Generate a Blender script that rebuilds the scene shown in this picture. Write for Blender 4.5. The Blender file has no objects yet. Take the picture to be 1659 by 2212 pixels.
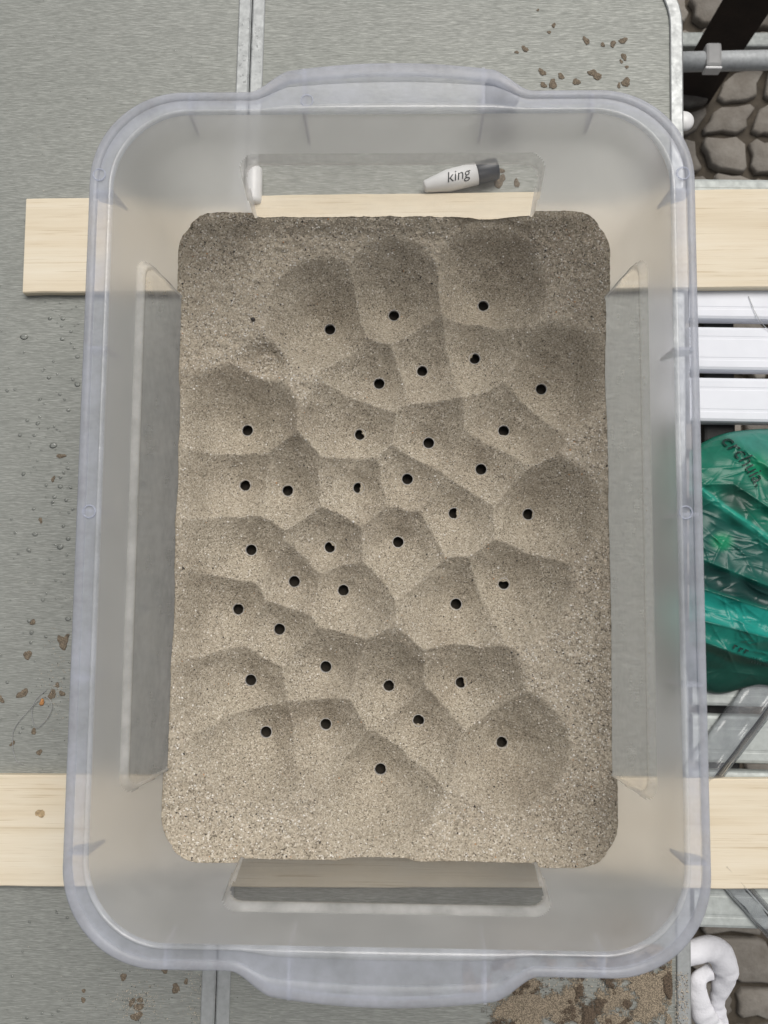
import bpy, bmesh, math, random
import numpy as np
from mathutils import Vector, Matrix, Quaternion

random.seed(7)
RNG = np.random.default_rng(11)
rad = math.radians
sc = bpy.context.scene
COL = sc.collection

# ------------------------------------------------------------------ camera
CAM_Z = 0.52759
FPX, PW, PH = 1850.0, 1659.0, 2212.0            # focal length and frame in the photograph's own pixels
def cam_rot(a, b, r):
    ca, sa, cb, sb, cr, sr = math.cos(a), math.sin(a), math.cos(b), math.sin(b), math.cos(r), math.sin(r)
    Rx = Matrix(((1, 0, 0), (0, ca, -sa), (0, sa, ca)))
    Ry = Matrix(((cb, 0, sb), (0, 1, 0), (-sb, 0, cb)))
    Rz = Matrix(((cr, -sr, 0), (sr, cr, 0), (0, 0, 1)))
    return Rz @ Rx @ Ry
CR = cam_rot(0.08617, 0.02425, 0.01947)
cam = bpy.data.cameras.new('camera')
camo = bpy.data.objects.new('camera', cam)
COL.objects.link(camo)
camo.matrix_world = Matrix.Translation((0, 0, CAM_Z)) @ CR.to_4x4()
cam.sensor_fit = 'HORIZONTAL'
cam.sensor_width = 36.0
cam.lens = 36.0 * FPX / PW
cam.clip_start = 0.01
cam.clip_end = 200
cam.dof.use_dof = True
cam.dof.focus_distance = 0.50
cam.dof.aperture_fstop = 26
sc.camera = camo

# ------------------------------------------------------------------ light
SUN_EL, SUN_AZ = rad(60), rad(24)               # azimuth from +Y towards +X
world = bpy.data.worlds.new('World')
sc.world = world
world.use_nodes = True
wn = world.node_tree
sky = wn.nodes.new('ShaderNodeTexSky')
sky.sky_type = 'NISHITA'
sky.sun_disc = False
sky.sun_elevation = SUN_EL
sky.sun_rotation = SUN_AZ
sky.dust_density = 4.0
sky.air_density = 1.0
hs = wn.nodes.new('ShaderNodeHueSaturation')
hs.inputs['Saturation'].default_value = 0.22    # a veiled, near-white sky
bg = wn.nodes['Background']
bg.inputs['Strength'].default_value = 0.055
wn.links.new(sky.outputs[0], hs.inputs['Color'])
wn.links.new(hs.outputs[0], bg.inputs['Color'])
sun = bpy.data.lights.new('sun', 'SUN')
sun.energy = 1.5
sun.angle = rad(40)
sun.color = (1.0, 0.96, 0.90)
suno = bpy.data.objects.new('sun', sun)
COL.objects.link(suno)
sdir = Vector((math.sin(SUN_AZ) * math.cos(SUN_EL), math.cos(SUN_AZ) * math.cos(SUN_EL), math.sin(SUN_EL)))
suno.rotation_euler = sdir.to_track_quat('Z', 'Y').to_euler()
sc.view_settings.view_transform = 'Standard'
sc.view_settings.look = 'None'
sc.view_settings.exposure = 0.43
sc.view_settings.gamma = 1.0
sc.view_settings.use_curve_mapping = False
sc.cycles.use_denoising = True
sc.cycles.denoiser = 'OPENIMAGEDENOISE'
sc.cycles.denoising_input_passes = 'RGB_ALBEDO_NORMAL'
sc.cycles.denoising_prefilter = 'ACCURATE'
sc.cycles.max_bounces = 12
sc.cycles.transparent_max_bounces = 24
sc.cycles.transmission_bounces = 10

# ------------------------------------------------------------------ helpers
def at(u, v, z):
    """the world point at height z that the photograph shows at pixel (u, v) of a 1659 x 2212 frame"""
    d = CR @ Vector(((u - PW / 2) / FPX, -(v - PH / 2) / FPX, -1.0))
    t = (z - CAM_Z) / d.z
    return Vector((d.x * t, d.y * t, z))

TH, BX, BY = 0.01315, -0.00863, 0.03225         # where the bin stands
BOXM = Matrix.Translation((BX, BY, 0)) @ Matrix.Rotation(TH, 4, 'Z')
BOXI = BOXM.inverted()
def loc(u, v, z):
    return BOXI @ at(u, v, z)

def tag(o, label=None, cat=None, group=None, kind=None):
    if label: o['label'] = label
    if cat: o['category'] = cat
    if group: o['group'] = group
    if kind: o['kind'] = kind
    return o

def empty(name, locv=(0, 0, 0), rz=0.0):
    o = bpy.data.objects.new(name, None)
    COL.objects.link(o)
    o.location = locv
    o.rotation_euler = (0, 0, rz)
    o.empty_display_size = 0.02
    return o

def mesh_obj(name, verts, faces, mat, parent=None, smooth=False):
    me = bpy.data.meshes.new(name)
    me.from_pydata([tuple(v) for v in verts], [], faces)
    me.update()
    if mat: me.materials.append(mat)
    if smooth: me.polygons.foreach_set('use_smooth', [True] * len(me.polygons))
    o = bpy.data.objects.new(name, me)
    COL.objects.link(o)
    if parent: o.parent = parent
    return o

def np_mesh(name, V, F, mat, parent=None, smooth=True):
    """fast quad/tri mesh from arrays"""
    me = bpy.data.meshes.new(name)
    V = np.asarray(V, np.float32); F = np.asarray(F, np.int32)
    n, k = F.shape
    me.vertices.add(len(V)); me.vertices.foreach_set('co', V.ravel())
    me.loops.add(n * k); me.loops.foreach_set('vertex_index', F.ravel())
    me.polygons.add(n)
    me.polygons.foreach_set('loop_start', np.arange(0, n * k, k, dtype=np.int32))
    me.polygons.foreach_set('loop_total', np.full(n, k, np.int32))
    me.polygons.foreach_set('use_smooth', np.full(n, smooth))
    me.update(calc_edges=True)
    me.validate()
    if mat: me.materials.append(mat)
    o = bpy.data.objects.new(name, me)
    COL.objects.link(o)
    if parent: o.parent = parent
    return o

def bm_obj(name, bm, mat, parent=None, smooth=False):
    me = bpy.data.meshes.new(name)
    bm.normal_update()
    bm.to_mesh(me); bm.free()
    if mat: me.materials.append(mat)
    if smooth: me.polygons.foreach_set('use_smooth', [True] * len(me.polygons))
    o = bpy.data.objects.new(name, me)
    COL.objects.link(o)
    if parent: o.parent = parent
    return o

def box_bm(x0, x1, y0, y1, z0, z1, bev=0.0, seg=2):
    bm = bmesh.new()
    bmesh.ops.create_cube(bm, size=1)
    for v in bm.verts:
        v.co = ((x0 + x1) / 2 + v.co.x * (x1 - x0), (y0 + y1) / 2 + v.co.y * (y1 - y0), (z0 + z1) / 2 + v.co.z * (z1 - z0))
    if bev:
        bmesh.ops.bevel(bm, geom=list(bm.edges), offset=bev, segments=seg, affect='EDGES', profile=0.5)
    return bm

def tube(name, pts, r, mat, parent=None, sides=10, closed=False, flat=None, caps=True):
    """round tube along points; r a number or a list; flat squashes it in z"""
    pts = [Vector(p) for p in pts]
    n = len(pts)
    V, F = [], []
    up0 = Vector((0, 0, 1))
    for i, p in enumerate(pts):
        a = pts[(i - 1) % n] if (closed or i > 0) else pts[i]
        b = pts[(i + 1) % n] if (closed or i < n - 1) else pts[i]
        t = (b - a).normalized()
        up = up0 if abs(t.z) < 0.9 else Vector((0, 1, 0))
        s = t.cross(up).normalized()
        w = s.cross(t).normalized()
        rr = r[i] if isinstance(r, (list, tuple)) else r
        for k in range(sides):
            an = 2 * math.pi * k / sides
            V.append(p + s * (math.cos(an) * rr) + w * (math.sin(an) * rr * (flat or 1)))
    m = n if closed else n - 1
    for i in range(m):
        for k in range(sides):
            a = i * sides + k; b = i * sides + (k + 1) % sides
            c = ((i + 1) % n) * sides + (k + 1) % sides; d = ((i + 1) % n) * sides + k
            F.append((a, d, c, b))
    if not closed and caps:
        F.append(tuple(range(sides)))
        F.append(tuple(reversed(range((n - 1) * sides, n * sides))))
    return mesh_obj(name, V, F, mat, parent, smooth=True)

def spline(pts, n=12):
    """Catmull-Rom through points"""
    P = [Vector(p) for p in pts]
    P = [P[0] * 2 - P[1]] + P + [P[-1] * 2 - P[-2]]
    out = []
    for i in range(1, len(P) - 2):
        for k in range(n):
            t = k / n
            a, b, c, d = P[i - 1], P[i], P[i + 1], P[i + 2]
            out.append(0.5 * ((2 * b) + (c - a) * t + (2 * a - 5 * b + 4 * c - d) * t * t + (3 * b - a - 3 * c + d) * t ** 3))
    out.append(P[-2])
    return out

def vnoise(X, Y, scale, seed=0):
    """smooth value noise in [-1, 1] on arrays"""
    r = np.random.default_rng(seed)
    T = r.uniform(-1, 1, (256, 256))
    x = np.asarray(X) * scale + 1000.3; y = np.asarray(Y) * scale + 1000.7
    xi = np.floor(x).astype(int); yi = np.floor(y).astype(int)
    fx = x - xi; fy = y - yi
    fx = fx * fx * (3 - 2 * fx); fy = fy * fy * (3 - 2 * fy)
    a = T[xi % 256, yi % 256]; b = T[(xi + 1) % 256, yi % 256]
    c = T[xi % 256, (yi + 1) % 256]; d = T[(xi + 1) % 256, (yi + 1) % 256]
    return (a * (1 - fx) + b * fx) * (1 - fy) + (c * (1 - fx) + d * fx) * fy

def sstep(a, b, x):
    t = np.clip((x - a) / (b - a), 0, 1)
    return t * t * (3 - 2 * t)

# ------------------------------------------------------------------ materials
class NT:
    def __init__(s, name):
        s.m = bpy.data.materials.new(name)
        s.m.use_nodes = True
        s.t = s.m.node_tree
        s.t.nodes.clear()
        s.out = s.n('ShaderNodeOutputMaterial')
    def n(s, typ, **kw):
        nd = s.t.nodes.new(typ)
        for k, v in kw.items(): setattr(nd, k, v)
        return nd
    def l(s, a, b): s.t.links.new(a, b)
    def coord(s, scale=(1, 1, 1), src='Object', rot=(0, 0, 0)):
        tc = s.n('ShaderNodeTexCoord'); mp = s.n('ShaderNodeMapping')
        mp.inputs['Scale'].default_value = scale
        mp.inputs['Rotation'].default_value = rot
        s.l(tc.outputs[src], mp.inputs[0])
        return mp.outputs[0]
    def noise(s, vec, scale, detail=3, rough=0.55):
        nd = s.n('ShaderNodeTexNoise')
        nd.inputs['Scale'].default_value = scale; nd.inputs['Detail'].default_value = detail
        nd.inputs['Roughness'].default_value = rough
        s.l(vec, nd.inputs['Vector'])
        return nd.outputs['Fac']
    def voro(s, vec, scale, out='Color', feature='F1'):
        nd = s.n('ShaderNodeTexVoronoi', feature=feature)
        nd.inputs['Scale'].default_value = scale
        s.l(vec, nd.inputs['Vector'])
        return nd.outputs[out]
    def ramp(s, fac, stops, interp='LINEAR'):
        nd = s.n('ShaderNodeValToRGB')
        cr = nd.color_ramp; cr.interpolation = interp
        while len(cr.elements) < len(stops): cr.elements.new(0.5)
        for e, (p, c) in zip(cr.elements, stops):
            e.position = p
            e.color = (*c, 1) if isinstance(c, (tuple, list)) else (c, c, c, 1)
        s.l(fac, nd.inputs[0])
        return nd.outputs[0]
    def mixc(s, fac, a, b, mode='MIX'):
        nd = s.n('ShaderNodeMix', data_type='RGBA', blend_type=mode)
        for i, x in ((0, fac), (6, a), (7, b)):
            if hasattr(x, 'is_output'): s.l(x, nd.inputs[i])
            else: nd.inputs[i].default_value = x if i == 0 else (*x, 1)
        return nd.outputs[2]
    def math(s, op, a, b=None):
        nd = s.n('ShaderNodeMath', operation=op)
        for i, x in enumerate((a, b)):
            if x is None: continue
            if hasattr(x, 'is_output'): s.l(x, nd.inputs[i])
            else: nd.inputs[i].default_value = x
        return nd.outputs[0]
    def attr(s, name, out='Fac'):
        nd = s.n('ShaderNodeAttribute'); nd.attribute_name = name
        return nd.outputs[out]
    def bump(s, h, strength, dist, normal=None):
        nd = s.n('ShaderNodeBump')
        nd.inputs['Strength'].default_value = strength; nd.inputs['Distance'].default_value = dist
        s.l(h, nd.inputs['Height'])
        if normal: s.l(normal, nd.inputs['Normal'])
        return nd.outputs[0]
    def pbsdf(s, col, rough=0.5, metal=0.0, normal=None, spec=0.5, **kw):
        nd = s.n('ShaderNodeBsdfPrincipled')
        for k, x in (('Base Color', col), ('Roughness', rough), ('Metallic', metal), ('Normal', normal), ('Specular IOR Level', spec)):
            if x is None: continue
            if hasattr(x, 'is_output'): s.l(x, nd.inputs[k])
            else: nd.inputs[k].default_value = (*x, 1) if k == 'Base Color' else x
        for k, x in kw.items(): nd.inputs[k].default_value = x
        return nd.outputs[0]
    def mixs(s, fac, a, b):
        nd = s.n('ShaderNodeMixShader')
        if hasattr(fac, 'is_output'): s.l(fac, nd.inputs[0])
        else: nd.inputs[0].default_value = fac
        s.l(a, nd.inputs[1]); s.l(b, nd.inputs[2])
        return nd.outputs[0]
    def done(s, sh):
        s.l(sh, s.out.inputs['Surface'])
        return s.m

def simple_mat(name, col, rough=0.5, metal=0.0, var=0.12, scale=60, bump=0.0, **kw):
    t = NT(name)
    v = t.coord()
    f = t.noise(v, scale, 4)
    c = t.ramp(f, [(0.25, tuple(x * (1 - var) for x in col)), (0.75, tuple(min(1, x * (1 + var)) for x in col))])
    nb = t.bump(t.noise(v, scale * 6, 3), bump, 0.001) if bump else None
    return t.done(t.pbsdf(c, rough, metal, nb, **kw))

def mat_brushed():
    t = NT('brushed_aluminium')
    v = t.coord((210, 3000, 1))
    f1 = t.noise(v, 1.0, 2, 0.6)
    v2 = t.coord((110, 1900, 1))
    f2 = t.noise(v2, 1.0, 2, 0.6)
    v3 = t.coord((1, 1, 1))
    big = t.noise(v3, 9.0, 3)
    f = t.math('ADD', t.math('MULTIPLY', f1, 0.6), t.math('MULTIPLY', f2, 0.4))
    c = t.ramp(f, [(0.30, (0.195, 0.203, 0.187)), (0.5, (0.295, 0.305, 0.282)), (0.70, (0.46, 0.47, 0.442))])
    c = t.mixc(0.15, c, t.ramp(big, [(0.3, (0.27, 0.28, 0.258)), (0.7, (0.38, 0.385, 0.36))]))
    ro = t.ramp(f, [(0.3, 0.72), (0.7, 0.55)])
    nb = t.bump(f, 0.5, 0.00025)
    return t.done(t.pbsdf(c, ro, 0.30, nb, 0.3))

def mat_alu(name, col=(0.40, 0.415, 0.415), rough=0.45, metal=0.3):
    t = NT(name)
    v = t.coord((40, 40, 40))
    f = t.noise(v, 6, 4) if metal else t.noise(v, 0.8, 3)
    k = 0.13 if metal else 0.03
    c = t.ramp(f, [(0.3, tuple(x * (1 - k) for x in col)), (0.7, tuple(min(1, x * (1 + k)) for x in col))])
    return t.done(t.pbsdf(c, t.ramp(f, [(0.3, rough + 0.1), (0.7, rough - 0.06)]), metal, t.bump(f, 0.25 if metal else 0.02, 0.0004)))

def mat_wood():
    t = NT('pale_pine')
    v = t.coord((6, 190, 60))
    f1 = t.noise(v, 1.0, 5, 0.6)
    v2 = t.coord((18, 900, 300))
    f2 = t.noise(v2, 1.0, 3, 0.6)
    c = t.ramp(f1, [(0.25, (0.64, 0.53, 0.37)), (0.5, (0.78, 0.68, 0.52)), (0.75, (0.85, 0.77, 0.63))])
    pores = t.ramp(f2, [(0.30, (0.62, 0.52, 0.38)), (0.42, (1, 1, 1))])
    c = t.mixc(0.8, c, pores, 'MULTIPLY')
    blot = t.noise(t.coord((9, 25, 9)), 1.5, 3)
    c = t.mixc(0.35, c, t.ramp(blot, [(0.3, (0.72, 0.60, 0.42)), (0.7, (0.86, 0.80, 0.66))]))
    return t.done(t.pbsdf(c, 0.62, 0, t.bump(f2, 0.25, 0.0004), 0.3))

def mat_sand():
    t = NT('sand_grains')
    v = t.coord()
    co = t.attr('coarse')
    vf = t.voro(v, 1650); vc = t.voro(v, 1150)
    df = t.voro(v, 1650, 'Distance'); dc = t.voro(v, 1150, 'Distance')
    def tone(col):
        sep = t.n('ShaderNodeSeparateColor'); t.l(col, sep.inputs[0])
        c = t.ramp(sep.outputs[0], [(0.0, (0.10, 0.086, 0.066)), (0.07, (0.22, 0.191, 0.148)), (0.25, (0.36, 0.316, 0.248)),
                                    (0.7, (0.485, 0.428, 0.341)), (0.92, (0.59, 0.53, 0.43)), (1.0, (0.78, 0.74, 0.67))])
        return c
    c = t.mixc(co, tone(vf), tone(vc))
    h = t.n('ShaderNodeMix', data_type='FLOAT')
    t.l(co, h.inputs[0]); t.l(df, h.inputs[2]); t.l(dc, h.inputs[3])
    hh = t.math('SUBTRACT', 1.0, h.outputs[0])
    big = t.noise(v, 26, 4)
    c = t.mixc(0.5, c, t.ramp(big, [(0.3, (0.84, 0.82, 0.80)), (0.7, (1.0, 0.99, 0.97))]), 'MULTIPLY')
    wet = t.attr('damp')
    c = t.mixc(t.math('MULTIPLY', wet, 0.55), c, (0.45, 0.40, 0.36), 'MULTIPLY')
    nb = t.bump(hh, 0.7, 0.00045)
    return t.done(t.pbsdf(c, 0.85, 0, nb, 0.25))

def mat_frost():
    t = NT('frosted_polypropylene')
    v = t.coord()
    f = t.noise(v, 40, 3)
    rf = t.n('ShaderNodeBsdfRefraction'); rf.inputs['IOR'].default_value = 1.12
    rf.inputs['Roughness'].default_value = 0.62; rf.inputs['Color'].default_value = (0.97, 0.97, 0.97, 1)
    tr = t.n('ShaderNodeBsdfTranslucent'); tr.inputs['Color'].default_value = (0.97, 0.965, 0.95, 1)
    di = t.n('ShaderNodeBsdfDiffuse'); di.inputs['Color'].default_value = (0.93, 0.925, 0.915, 1)
    a = t.mixs(0.48, rf.outputs[0], tr.outputs[0])
    a = t.mixs(t.ramp(f, [(0.3, 0.24), (0.7, 0.34)]), a, di.outputs[0])
    gl = t.n('ShaderNodeBsdfGlossy'); gl.inputs['Roughness'].default_value = 0.42
    fr = t.n('ShaderNodeFresnel'); fr.inputs['IOR'].default_value = 1.45
    a = t.mixs(t.math('MULTIPLY', fr.outputs[0], 0.5), a, gl.outputs[0])
    tp = t.n('ShaderNodeBsdfTransparent')
    a = t.mixs(0.045, a, tp.outputs[0])
    return t.done(a)

def mat_clear(name, tint=(0.90, 0.91, 0.92), haze=0.10, hazecol=(0.6, 0.6, 0.62), rough=0.05, gloss=0.8):
    t = NT(name)
    tp = t.n('ShaderNodeBsdfTransparent'); tp.inputs['Color'].default_value = (*tint, 1)
    di = t.n('ShaderNodeBsdfDiffuse'); di.inputs['Color'].default_value = (*hazecol, 1)
    tr = t.n('ShaderNodeBsdfTranslucent'); tr.inputs['Color'].default_value = (*hazecol, 1)
    f = t.noise(t.coord(), 55, 4)
    hz = t.mixs(0.5, di.outputs[0], tr.outputs[0])
    a = t.mixs(t.ramp(f, [(0.3, haze * 0.7), (0.7, min(1, haze * 1.3))]), tp.outputs[0], hz)
    gl = t.n('ShaderNodeBsdfGlossy'); gl.inputs['Roughness'].default_value = rough
    fr = t.n('ShaderNodeFresnel'); fr.inputs['IOR'].default_value = 1.45
    a = t.mixs(t.math('MULTIPLY', fr.outputs[0], gloss), a, gl.outputs[0])
    return t.done(a)

def mat_cobble():
    t = NT('cobble_stone')
    oi = t.n('ShaderNodeObjectInfo')
    v = t.coord()
    f = t.noise(v, 45, 5, 0.65); g = t.noise(v, 300, 3)
    base = t.ramp(oi.outputs['Random'], [(0.0, (0.18, 0.165, 0.147)), (0.5, (0.27, 0.25, 0.222)), (1.0, (0.36, 0.335, 0.30))])
    c = t.mixc(0.7, base, t.ramp(f, [(0.3, (0.5, 0.46, 0.42)), (0.7, (1.0, 1.0, 1.0))]), 'MULTIPLY')
    return t.done(t.pbsdf(c, 0.85, 0, t.bump(t.math('ADD', f, t.math('MULTIPLY', g, 0.4)), 0.6, 0.003), 0.3))

def mat_bag():
    t = NT('green_bag_film')
    z = t.attr('tone', 'Color')
    v = t.coord((1, 1, 1), rot=(0, 0, 0.6))
    f = t.noise(v, 70, 5, 0.6)
    w = t.noise(t.coord((60, 380, 60), rot=(0, 0, 0.55)), 1, 4, 0.65)
    c = t.mixc(0.45, z, t.ramp(f, [(0.3, (0.62, 0.66, 0.66)), (0.65, (1.3, 1.25, 1.25))]), 'MULTIPLY')
    nb = t.bump(w, 0.10, 0.0012)
    p = t.pbsdf(c, 0.30, 0, nb, 0.5)
    tr = t.n('ShaderNodeBsdfTranslucent'); t.l(c, tr.inputs['Color'])
    return t.done(t.mixs(0.35, p, tr.outputs[0]))

M = {}
M['brushed'] = mat_brushed()
M['alu'] = mat_alu('grey_aluminium_profile')
M['alu_white'] = mat_alu('pale_anodised_aluminium', (0.78, 0.80, 0.86), 0.5, 0.0)
M['alu_dull'] = mat_alu('dull_grey_aluminium', (0.44, 0.47, 0.455), 0.5, 0.1)
M['wood'] = mat_wood()
M['sand'] = mat_sand()
M['frost'] = mat_frost()
M['rim'] = mat_clear('rim_polypropylene', (0.96, 0.96, 0.985), 0.52, (0.76, 0.80, 0.91), 0.25, 0.5)
M['rim_milky'] = mat_clear('milky_polypropylene', (0.97, 0.97, 0.99), 0.55, (0.79, 0.83, 0.94), 0.28, 0.5)
M['bead'] = mat_clear('polished_rim_bead', (0.97, 0.97, 0.99), 0.62, (0.86, 0.89, 0.96), 0.10, 1.4)
M['rib'] = mat_clear('rib_polypropylene', (0.97, 0.97, 0.99), 0.42, (0.90, 0.92, 0.97), 0.3, 0.3)
M['ledge'] = mat_clear('panel_border_polypropylene', (0.97, 0.965, 0.96), 0.62, (0.93, 0.92, 0.90), 0.12, 1.0)
M['clear'] = mat_clear('clear_polypropylene', (0.95, 0.95, 0.95), 0.36, (0.88, 0.87, 0.87), 0.12, 0.5)
M['clear_end'] = mat_clear('clear_polypropylene_end', (0.96, 0.96, 0.955), 0.13, (0.85, 0.84, 0.84), 0.12, 0.5)
M['film'] = mat_clear('clear_plastic_film', (0.96, 0.965, 0.975), 0.12, (0.75, 0.77, 0.80), 0.06, 1.0)
M['filament'] = mat_clear('nylon_filament', (0.97, 0.97, 0.97), 0.40, (0.85, 0.86, 0.86), 0.15, 1.0)
M['water'] = mat_clear('water', (0.975, 0.98, 0.98), 0.02, (0.6, 0.6, 0.6), 0.03, 1.3)
M['white_plastic'] = simple_mat('white_plastic', (0.78, 0.78, 0.78), 0.35, var=0.05)
M['dark_plastic'] = simple_mat('blue_black_plastic', (0.022, 0.028, 0.042), 0.35, var=0.2)
M['ink'] = simple_mat('black_ink', (0.02, 0.022, 0.03), 0.6, var=0.1)
M['ink_green'] = simple_mat('dark_print', (0.004, 0.03, 0.024), 0.5, var=0.1)
M['cloth'] = simple_mat('white_fleece', (0.88, 0.88, 0.93), 0.95, var=0.04, scale=120, bump=0.35)
M['dark_wood'] = simple_mat('dark_brown_wood', (0.022, 0.014, 0.010), 0.8, var=0.4, scale=40, bump=0.4)
M['earth'] = simple_mat('dark_joint_earth', (0.075, 0.062, 0.047), 0.95, var=0.45, scale=50, bump=0.6)
M['black_gap'] = simple_mat('black_rubber', (0.018, 0.018, 0.018), 0.7, var=0.2)
M['tube'] = mat_alu('dull_grey_tube', (0.50, 0.52, 0.53), 0.5, 0.1)
M['tube_clip'] = simple_mat('grey_plastic_clip', (0.33, 0.33, 0.33), 0.55, var=0.12)
M['grain_white'] = simple_mat('white_quartz', (0.80, 0.77, 0.72), 0.35, var=0.1, scale=400)
M['grain_dark'] = simple_mat('dark_mineral', (0.035, 0.03, 0.028), 0.5, var=0.3, scale=400)
M['grain_tan'] = simple_mat('tan_quartz', (0.58, 0.505, 0.41), 0.6, var=0.25, scale=500)
M['grain_orange'] = simple_mat('orange_mineral', (0.50, 0.24, 0.09), 0.5, var=0.2, scale=500)
M['wet_sand'] = simple_mat('wet_sand', (0.19, 0.15, 0.105), 0.5, var=0.8, scale=1300, bump=0.5)
M['hole_shade'] = simple_mat('hole_shade_sand', (0.030, 0.024, 0.017), 0.9, var=0.4, scale=900)  # near black: the shade seen through the drill holes is put into this colour
M['dry_sand'] = simple_mat('spilled_dry_sand', (0.40, 0.325, 0.24), 0.85, var=0.4, scale=1300, bump=0.8)
def mat_spill(name, col, rough):
    t = NT(name)
    v = t.coord()
    cell = t.voro(v, 2300); sep = t.n('ShaderNodeSeparateColor'); t.l(cell, sep.inputs[0])
    c = t.ramp(sep.outputs[0], [(0.0, tuple(x * .45 for x in col)), (0.5, col), (1.0, tuple(min(1, x * 1.7) for x in col))])
    keep = t.math('LESS_THAN', sep.outputs[1], t.attr('dens'))
    tp = t.n('ShaderNodeBsdfTransparent')
    p = t.pbsdf(c, rough, 0, t.bump(t.voro(v, 2300, 'Distance'), 0.7, .0003), 0.3)
    return t.done(t.mixs(keep, tp.outputs[0], p))
M['wet_spill'] = mat_spill('wet_spilled_grains', (0.10, 0.073, 0.05), 0.6)
M['dry_spill'] = mat_spill('dry_spilled_grains', (0.25, 0.205, 0.15), 0.85)
M['cobble'] = mat_cobble()
M['bag'] = mat_bag()
M['knot'] = simple_mat('wood_knot', (0.45, 0.33, 0.19), 0.7, var=0.6, scale=500, bump=0.4)
M['plank_edge'] = simple_mat('sawn_dirty_edge', (0.22, 0.16, 0.10), 0.9, var=0.5, scale=200)

# ------------------------------------------------------------------ ground with its cobbles
GZ = -0.68
ground = mesh_obj('ground', [(-25, -25, GZ), (25, -25, GZ), (25, 25, GZ), (-25, 25, GZ)], [(0, 1, 2, 3)], M['earth'])
tag(ground, kind='structure')
def cobbles():
    px, py = 0.065, 0.058
    ni, nj = 10, 33
    x0, y0 = 0.17, -0.80
    def corner(i, j):
        r = random.Random(i * 731 + j * 97 + 5)
        off = 0.35 * px * math.sin(j * 1.7)
        return Vector((x0 + i * px + off + r.uniform(-.017, .017), y0 + j * py + r.uniform(-.013, .013), 0))
    for i in range(ni):
        for j in range(nj):
            c = [corner(i, j), corner(i + 1, j), corner(i + 1, j + 1), corner(i, j + 1)]
            r = random.Random(i * 31 + j * 57)
            ctr = sum(c, Vector()) / 4
            ring = []
            for k in range(4):                      # trimmed corners and slightly wavy sides
                p, q, w = c[k], c[(k + 1) % 4], c[k - 1]
                p = p + (ctr - p).normalized() * r.uniform(.005, .008)
                ring.append(p + (w - p).normalized() * r.uniform(.004, .013))
                ring.append(p + (q - p).normalized() * r.uniform(.004, .013))
                m = (p + (q + (ctr - q).normalized() * .010)) / 2
                ring.append(m + (ctr - m).normalized() * r.uniform(-.003, .003))
            n = len(ring)
            V, F = [], []
            tz = r.uniform(-.004, .005)
            for sc_, z in ((1.02, -.03), (1.0, .006), (.965, .0108), (.86, .0120)):
                for p in ring:
                    q = ctr + (p - ctr) * sc_
                    V.append(Vector((q.x, q.y, GZ + z + (tz if z > 0 else 0) + (r.uniform(-.001, .001) if z > 0 else 0))))
            V.append(Vector((ctr.x, ctr.y, GZ + .0124 + tz)))
            for a in range(3):
                for k in range(n):
                    F.append((a * n + k, a * n + (k + 1) % n, (a + 1) * n + (k + 1) % n, (a + 1) * n + k))
            for k in range(n):
                F.append((3 * n + k, 3 * n + (k + 1) % n, 4 * n))
            mesh_obj('cobble', V, F, M['cobble'], ground, smooth=True)
cobbles()

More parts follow.
